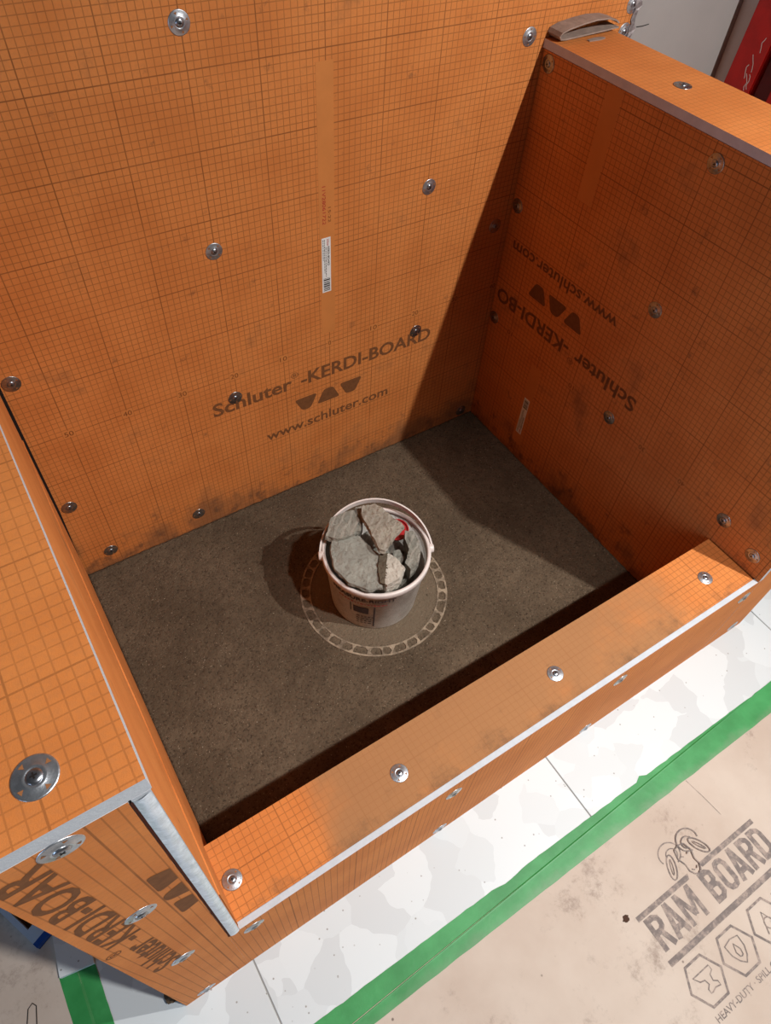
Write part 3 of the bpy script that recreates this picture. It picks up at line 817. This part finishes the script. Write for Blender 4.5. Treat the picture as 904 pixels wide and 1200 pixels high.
# ------------------------------------------------------------------ folded strip on the ledge
bm = bmesh.new(); prof = []
lower = [(54.6, 0.55), (52, 0.35), (49, 0.22), (46, 0.12), (43.2, 0.1), (41.8, 0.3)]
upper = [(41.2, 0.9), (41.5, 1.5), (43.0, 1.95), (46, 2.3), (49, 2.45), (52, 2.25), (54.0, 1.75), (54.9, 1.25)]
path = lower+upper; th = 0.22
ringsA = []
for i, (a, b) in enumerate(path):
    p = Vector(path[max(0, i-1)]); q = Vector(path[min(len(path)-1, i+1)]); d = (q-p).normalized(); nn = Vector((-d.y, d.x))
    o1 = Vector((a, b)); o2 = o1-nn*th
    ring = []
    for y in (-2.9+0.35*math.sin(i*0.6), -0.15):
        ring += [bm.verts.new(P(o1.x, y, 46.05+o1.y)), bm.verts.new(P(o2.x, y, 46.05+max(0.0, o2.y)))]
    ringsA.append(ring)
for p, q in zip(ringsA, ringsA[1:]):
    for k in ((0, 1), (1, 3), (3, 2), (2, 0)): bm.faces.new((p[k[0]], p[k[1]], q[k[1]], q[k[0]]))
for r_ in (ringsA[0], ringsA[-1]): bm.faces.new((r_[0], r_[1], r_[3], r_[2]))
GREYF = flat_mat('grey_fibre', srgb(160, 140, 128), 0.85, 0.2, 0.25, 60, 0.4, 300)
o = bm_obj('folded_strip', bm, GREYF); tag(o, 'folded grey-brown strip of sheet lying on the ledge in the corner', 'strip')
bm = bmesh.new(); vv = []
for i in range(12):
    t = 2*math.pi*i/12; rr = 1.0+0.45*mnoise.noise((i*0.9, 2, 2))
    vv.append((48.6+1.9*rr*math.cos(t), -4.1+0.55*rr*math.sin(t)))
top = [bm.verts.new(P(a, b, 46.14)) for a, b in vv]; bot = [bm.verts.new(P(a, b, 46.01)) for a, b in vv]
bm.faces.new(top); bm.faces.new(bot[::-1])
for i in range(12): bm.faces.new((top[i], bot[i], bot[(i+1) % 12], top[(i+1) % 12]))
o = bm_obj('adhesive_smear', bm, GREYF); tag(o, 'ragged grey smear of adhesive in front of the folded strip', 'smear')

# ------------------------------------------------------------------ drywall beyond, red ladder
DRY = flat_mat('grey_drywall', srgb(156, 150, 147), 0.85, 0.15, 0.06, 6, 0.1, 200)
DRY2 = flat_mat('grey_side_drywall', srgb(222, 216, 212), 0.85, 0.15, 0.08, 6, 0.1, 200)
wd = box('wall_rear', None, (-140, 96, 1.3, 6, -40, 200), DRY); wd['kind'] = 'structure'
ws = box('wall_side', None, (92.6, 96.0, -190, 1.25, -40, 200), DRY2); ws['kind'] = 'structure'
pm = poly_print('pencil_mark', wd, stroke([(64.0, 0.05), (65.5, 0.0), (67.2, 0.12)], 0.16), Vector((0, 1.27, 44.4)), BX, BZ, BLACK)
RED = flat_mat('red_fibreglass', srgb(190, 24, 18), 0.35, 0.45, 0.25, 25, 0.1, 200)
DKRED = flat_mat('dark_red_fibreglass', srgb(104, 16, 22), 0.4, 0.4, 0.3, 20)
ALU = flat_mat('ladder_aluminium', srgb(150, 140, 145), 0.4, 0.5, 0.2, 60, 0, 1, 0.8)
ld = root('ladder', P(86, -9, -40), 'red fibreglass step ladder folded against the grey side wall', 'ladder')
def rail(name, x0, x1, y0, y1, mat, lean):
    bm = bmesh.new(); v, f = box_vf(x0, x1, y0, y1, -40, 130)
    v = [Vector((q.x, q.y-lean*(q.z-0.8), q.z)) for q in v]
    vv = [bm.verts.new(q) for q in v]
    for q in f: bm.faces.new([vv[k] for k in q])
    bmesh.ops.bevel(bm, geom=bm.edges[:], offset=0.003, segments=2, affect='EDGES')
    sit(bm_obj(name, bm, mat), ld)
rail('side_rail', 90.2, 92.4, -9.6, -3.0, RED, 0.05)
rail('rear_rail', 91.2, 92.4, -13.8, -9.8, DKRED, 0.05)
rail('side_rail', 89.2, 92.4, -20.6, -14.0, RED, 0.05)
for k in range(4):
    box('rung', ld, (88.4, 89.1, -20.0, -4.5, -20+k*40, -17.5+k*40), ALU, 0.15)
bm = bmesh.new()
for k in range(5):
    pts = [(R.uniform(-8.5, -5), R.uniform(33, 43))]
    for _ in range(4): pts.append((pts[-1][0]+R.uniform(-0.5, 0.3), pts[-1][1]-R.uniform(0.3, 0.9)))
    for a in stroke(pts, 0.12): bm.faces.new([bm.verts.new(P(90.17, y-0.05*(z-40), z)) for y, z in a])
sit(bm_obj('scratch', bm, PAPER), ld)

# ------------------------------------------------------------------ floor protection boards, tape, print
def slab(name, outline, z0, z1, mat):
    bm = bmesh.new()
    t = [bm.verts.new(P(a, b, z1)) for a, b in outline]; u = [bm.verts.new(P(a, b, z0)) for a, b in outline]
    bm.faces.new(t); bm.faces.new(u[::-1]); n = len(outline)
    for i in range(n): bm.faces.new((t[i], u[i], u[(i+1) % n], t[(i+1) % n]))
    return bm_obj(name, bm, mat)
rb = slab('floor_protection_board', [(-62, -93.1), (-36, -92.4), (-1, -91.5), (24, -90.8), (150, -88.0), (150, -250), (-62, -250)], -39.98, -39.86, RAM)
tag(rb, 'beige printed floor protection board taped along the white tile, lower right', 'board')
lb = slab('floor_protection_board', [(-160, 30), (-80.9, 30), (-80.7, -64), (-81.0, -93), (-81.0, -250), (-160, -250)], -39.98, -39.86, RAM)
tag(lb, 'grey-beige floor protection board left of the pony wall', 'board')
zp = Vector((0, 0, -39.84)); FX = (1, 0, 0); FY = (0, 1, 0)
BLK = {  # heavy condensed capitals as strokes in a cell 5 high
 'R': (2.6, [[(0.45, 0), (0.45, 5)], [(0.45, 4.57), (1.5, 4.57), (2.05, 4.2), (2.15, 3.6), (2.05, 3.0), (1.5, 2.55), (0.45, 2.55)], [(1.35, 2.7), (2.25, 0)]]),
 'A': (2.8, [[(0.4, 0), (1.4, 5)], [(1.4, 5), (2.4, 0)], [(0.7, 1.35), (2.1, 1.35)]]),
 'M': (3.5, [[(0.43, 0), (0.43, 5)], [(0.5, 4.9), (1.75, 1.0)], [(1.75, 1.0), (3.0, 4.9)], [(3.07, 0), (3.07, 5)]]),
 'B': (2.7, [[(0.45, 0), (0.45, 5)], [(0.45, 4.57), (1.5, 4.57), (2.0, 4.2), (2.0, 3.2), (1.5, 2.7), (0.45, 2.7)], [(0.45, 2.55), (1.6, 2.55), (2.15, 2.1), (2.15, 0.95), (1.6, 0.43), (0.45, 0.43)]]),
 'O': (2.7, [[(0.45, 1.2), (0.45, 3.8), (0.8, 4.45), (1.35, 4.57), (1.9, 4.45), (2.25, 3.8), (2.25, 1.2), (1.9, 0.55), (1.35, 0.43), (0.8, 0.55), (0.45, 1.2), (0.45, 1.5)]]),
 'D': (2.7, [[(0.45, 0), (0.45, 5)], [(0.45, 4.57), (1.4, 4.57), (2.0, 4.2), (2.2, 3.6), (2.2, 1.4), (2.0, 0.8), (1.4, 0.43), (0.45, 0.43)]])}
def block_word(word, x, y, width):
    tot = sum(BLK[c][0] for c in word)+0.12*(len(word)-1); k = width/tot; cx = 0
    for c in word:
        pl = []
        for st in BLK[c][1]: pl += stroke([((cx+a)*k, b) for a, b in st], 0.88 if c != 'M' else 0.8)
        poly_print('printed_letter', rb, pl, zp+Vector((x, y, 0)), FX, FY, RAM_INK)
        cx += BLK[c][0]+0.12
block_word('RAM', -3.6, -111.3, 10.4); block_word('BOARD', 9.0, -111.3, 15.2)
poly_print('printed_bar', rb, [[(-4.2, -106.1), (7.6, -106.1), (8.0, -105.3), (-4.2, -105.3)], [(11.0, -106.0), (24.2, -106.0), (24.2, -105.2), (10.6, -105.2)], [(-4.2, -113.2), (24.8, -113.2), (24.8, -112.3), (-4.2, -112.3)]], zp, FX, FY, RAM_INK)
head = []
for s, cx in ((-1, 7.6), (1, 11.9)):
    m_ = lambda pts: pts
    a = arc(cx, -101.6, 2.1, 1.7, 200 if s < 0 else -20, -80 if s < 0 else 260, 18); head += stroke(a, 0.22)
    head += stroke(arc(cx-s*0.3, -101.9, 1.1, 0.9, 180 if s < 0 else 0, -60 if s < 0 else 240, 12), 0.18)
    head += stroke(arc(9.75+s*3.3, -103.3, 1.9, 0.75, 0, 360, 16, rot=(1.05 if s < 0 else -1.05)), 0.2, True)
    head += stroke(arc(9.75+s*3.3, -103.3, 1.2, 0.2, 0, 360, 10, rot=(1.05 if s < 0 else -1.05)), 0.14, True)
    head += stroke([(9.75+s*1.1, -101.7), (9.75+s*1.5, -103.0), (9.75+s*1.0, -104.3), (9.75+s*1.15, -105.3), (9.75+s*0.6, -106.1), (9.75, -106.3)], 0.22)
    head += stroke([(9.75+s*0.9, -102.9), (9.75+s*0.4, -103.2)], 0.2)
    head += stroke([(9.75+s*0.6, -105.3), (9.75+s*0.2, -105.6)], 0.18)
head += stroke([(8.65, -101.7), (9.75, -101.4), (10.85, -101.7)], 0.2)
poly_print('printed_emblem', rb, head, zp, FX, FY, RAM_INK, 'printed outline of a ram head')
hexes = []
for cx in (-0.9, 6.5, 13.9, 21.3):
    hexes += stroke([(cx+3.35*math.cos(math.radians(60*i)), -117.25+3.35*math.sin(math.radians(60*i))) for i in range(6)], 0.42, True)
poly_print('printed_hexagon', rb, hexes, zp, FX, FY, RAM_INK)
icon = stroke([(-2.6, -116.0), (0.9, -116.0), (0.9, -116.7), (0.2, -117.0), (0.0, -117.8), (0.6, -118.2), (0.6, -118.8), (-0.3, -118.6), (-1.1, -118.8), (-1.5, -118.8), (-1.5, -118.2), (-0.9, -117.8), (-1.1, -117.1), (-1.9, -116.9)], 0.2, True)
icon += stroke([(5.0, -115.8), (6.5, -115.5), (8.0, -115.8), (7.9, -117.3), (7.3, -118.4), (6.5, -119.1), (5.7, -118.4), (5.1, -117.3)], 0.2, True)
icon += stroke([(6.5, -116.2), (7.0, -117.3), (6.8, -118.0), (6.5, -118.1), (6.2, -118.0), (6.0, -117.3)], 0.18, True)
icon += stroke([(12.6, -118.5), (13.9, -115.7), (15.2, -118.5)], 0.2)+stroke(arc(13.9, -117.4, 0.8, 0.8, 0, 360, 12), 0.18, True)
poly_print('printed_icon', rb, icon, zp, FX, FY, RAM_INK)
lettering('printed_lettering', rb, 'HEAVY-DUTY \u00b7 SPILL GUARD\u00b7', zp+Vector((-3.4, -122.0, 0)), FX, FY, 17.5, 0.95, RAM_INK, 0.015)
poly_print('scored_line', rb, stroke([(19.4, -94.6), (19.9, -98.0), (20.3, -102.0)], 0.1), zp, FX, FY, RAM_INK)
hx = stroke([(-88.9, -68.6), (-88.1, -66.3), (-87.4, -65.9), (-87.0, -66.5), (-87.6, -69.0)], 0.16)
poly_print('printed_hexagon', lb, hx, zp, FX, FY, BLACK)
sp = []
for _ in range(1):
    sp.append([(-5.6+0.7*math.cos(t)*R.uniform(.6, 1.2), -104.6+0.6*math.sin(t)*R.uniform(.6, 1.2)) for t in [k*0.45 for k in range(14)]])
MUD = flat_mat('mud', srgb(74, 54, 44), 0.9, 0.1)
poly_print('mud_spot', rb, sp, zp, FX, FY, MUD)

# green tape along the tile: steps up over the board edge, inner edge torn
def seam(x): return -91.5+(x+1.0)*(0.7/25.0)
bm = bmesh.new(); prev = None
n = 150
for i in range(n+1):
    x = -62+190*i/n
    tear = 0.16*mnoise.noise((x*0.5, 1, 1))+0.05*mnoise.noise((x*1.9, 1, 1))
    if 12.2 < x < 13.6: tear += 0.55
    if -21 < x < -15: tear -= 0.35*math.sin((x+21)/6*math.pi)
    yi = -89.9-0.004*(x+30)+tear
    sm = seam(x)
    yo = -94.5+0.1*mnoise.noise((x*0.3, 8, 1))
    ring = [(yi, -39.99), (yi, -39.955), (min(yi-0.3, sm+0.15), -39.95), (sm-0.05, -39.80), (sm-0.25, -39.82), (yo, -39.83), (yo, -39.86)]
    ring = [bm.verts.new(P(x, a, b+0.012*mnoise.noise((x*1.3, a, 4)))) for a, b in ring]
    if prev:
        for k in range(len(ring)-1): bm.faces.new((prev[k], prev[k+1], ring[k+1], ring[k]))
    prev = ring
o = bm_obj('masking_tape', bm, TAPE); tag(o, 'long green masking tape sealing the printed board to the white tile', 'tape')
bm = bmesh.new(); prev = None
for i in range(61):
    y = -118+53.2*i/60
    a = -83.3+0.012*(y+65)*-1+0.05*mnoise.noise((y*0.5, 1, 1)); b = -78.3+0.06*mnoise.noise((y*0.7, 5, 1))
    ring = [(a, -39.86), (a, -39.83), (-80.9, -39.80), (-80.55, -39.93), (b, -39.955), (b, -39.99)]
    ring = [bm.verts.new(P(p_, y, q_)) for p_, q_ in ring]
    if prev:
        for k in range(len(ring)-1): bm.faces.new((prev[k], prev[k+1], ring[k+1], ring[k]))
    prev = ring
o = bm_obj('masking_tape', bm, TAPE2); tag(o, 'short green masking tape on the floor left of the pony wall', 'tape')

# ------------------------------------------------------------------ odds and ends left of the pony wall
OFF = terrazzo_mat()
o = slab('tile_offcut', [(-82.0, -56.0), (-77.3, -57.0), (-78.2, -66.0), (-83.0, -65.2)], -39.76, -38.9, TILE)
tag(o, 'pale terrazzo tile offcut lying on the end of the green tape', 'tile')
CART = flat_mat('carton_blue_white', srgb(176, 200, 224), 0.55, 0.3, 0.08, 20); CBLUE = flat_mat('carton_blue', srgb(20, 70, 150), 0.5, 0.3); CIN = flat_mat('carton_inside', srgb(70, 52, 44), 0.9, 0.1, 0.2, 30)
bx_ = root('carton', P(-84.6, -59.8, -39.84), 'pale blue and white open carton peeking out behind the pony wall', 'box')
bx_.rotation_euler = (0, 0, math.radians(24))
def lbox(name, a, mat):
    bm = bmesh.new(); x0, x1, y0, y1, z0, z1 = [q/100 for q in a]
    vv = [bm.verts.new(q) for q in ((x0, y0, z0), (x1, y0, z0), (x1, y1, z0), (x0, y1, z0), (x0, y0, z1), (x1, y0, z1), (x1, y1, z1), (x0, y1, z1))]
    for q in ((0, 3, 2, 1), (4, 5, 6, 7), (0, 1, 5, 4), (1, 2, 6, 5), (2, 3, 7, 6), (3, 0, 4, 7)): bm.faces.new([vv[k] for k in q])
    return bm_obj(name, bm, mat, bx_)
lbox('carton_base', (0, 9, 0, 16, 0, 0.2), CIN)
lbox('side_panel', (0, 0.8, 3.0, 16, 0.2, 1.4), CART); lbox('side_panel', (8.2, 9, 3.0, 16, 0.2, 1.4), CART)
lbox('end_panel', (0, 9, 16, 16.3, 0, 1.4), CART)
lbox('end_flap', (0, 9, 0.85, 3.0, 0.2, 1.4), CART); lbox('colour_stripe', (0, 9, 0.0, 0.85, 0.2, 1.41), CBLUE)
bm = bmesh.new(); bmesh.ops.create_icosphere(bm, subdivisions=3, radius=0.011)
for v in bm.verts: v.co *= 1+0.5*mnoise.noise(v.co*120)
for v in bm.verts: v.co.z *= 0.6
o = bm_obj('mortar_lump', bm, MORTAR); o.location = P(-69.9, -75.6, -39.4); tag(o, 'brown lump of mortar at the foot of the pony wall corner', 'lump')
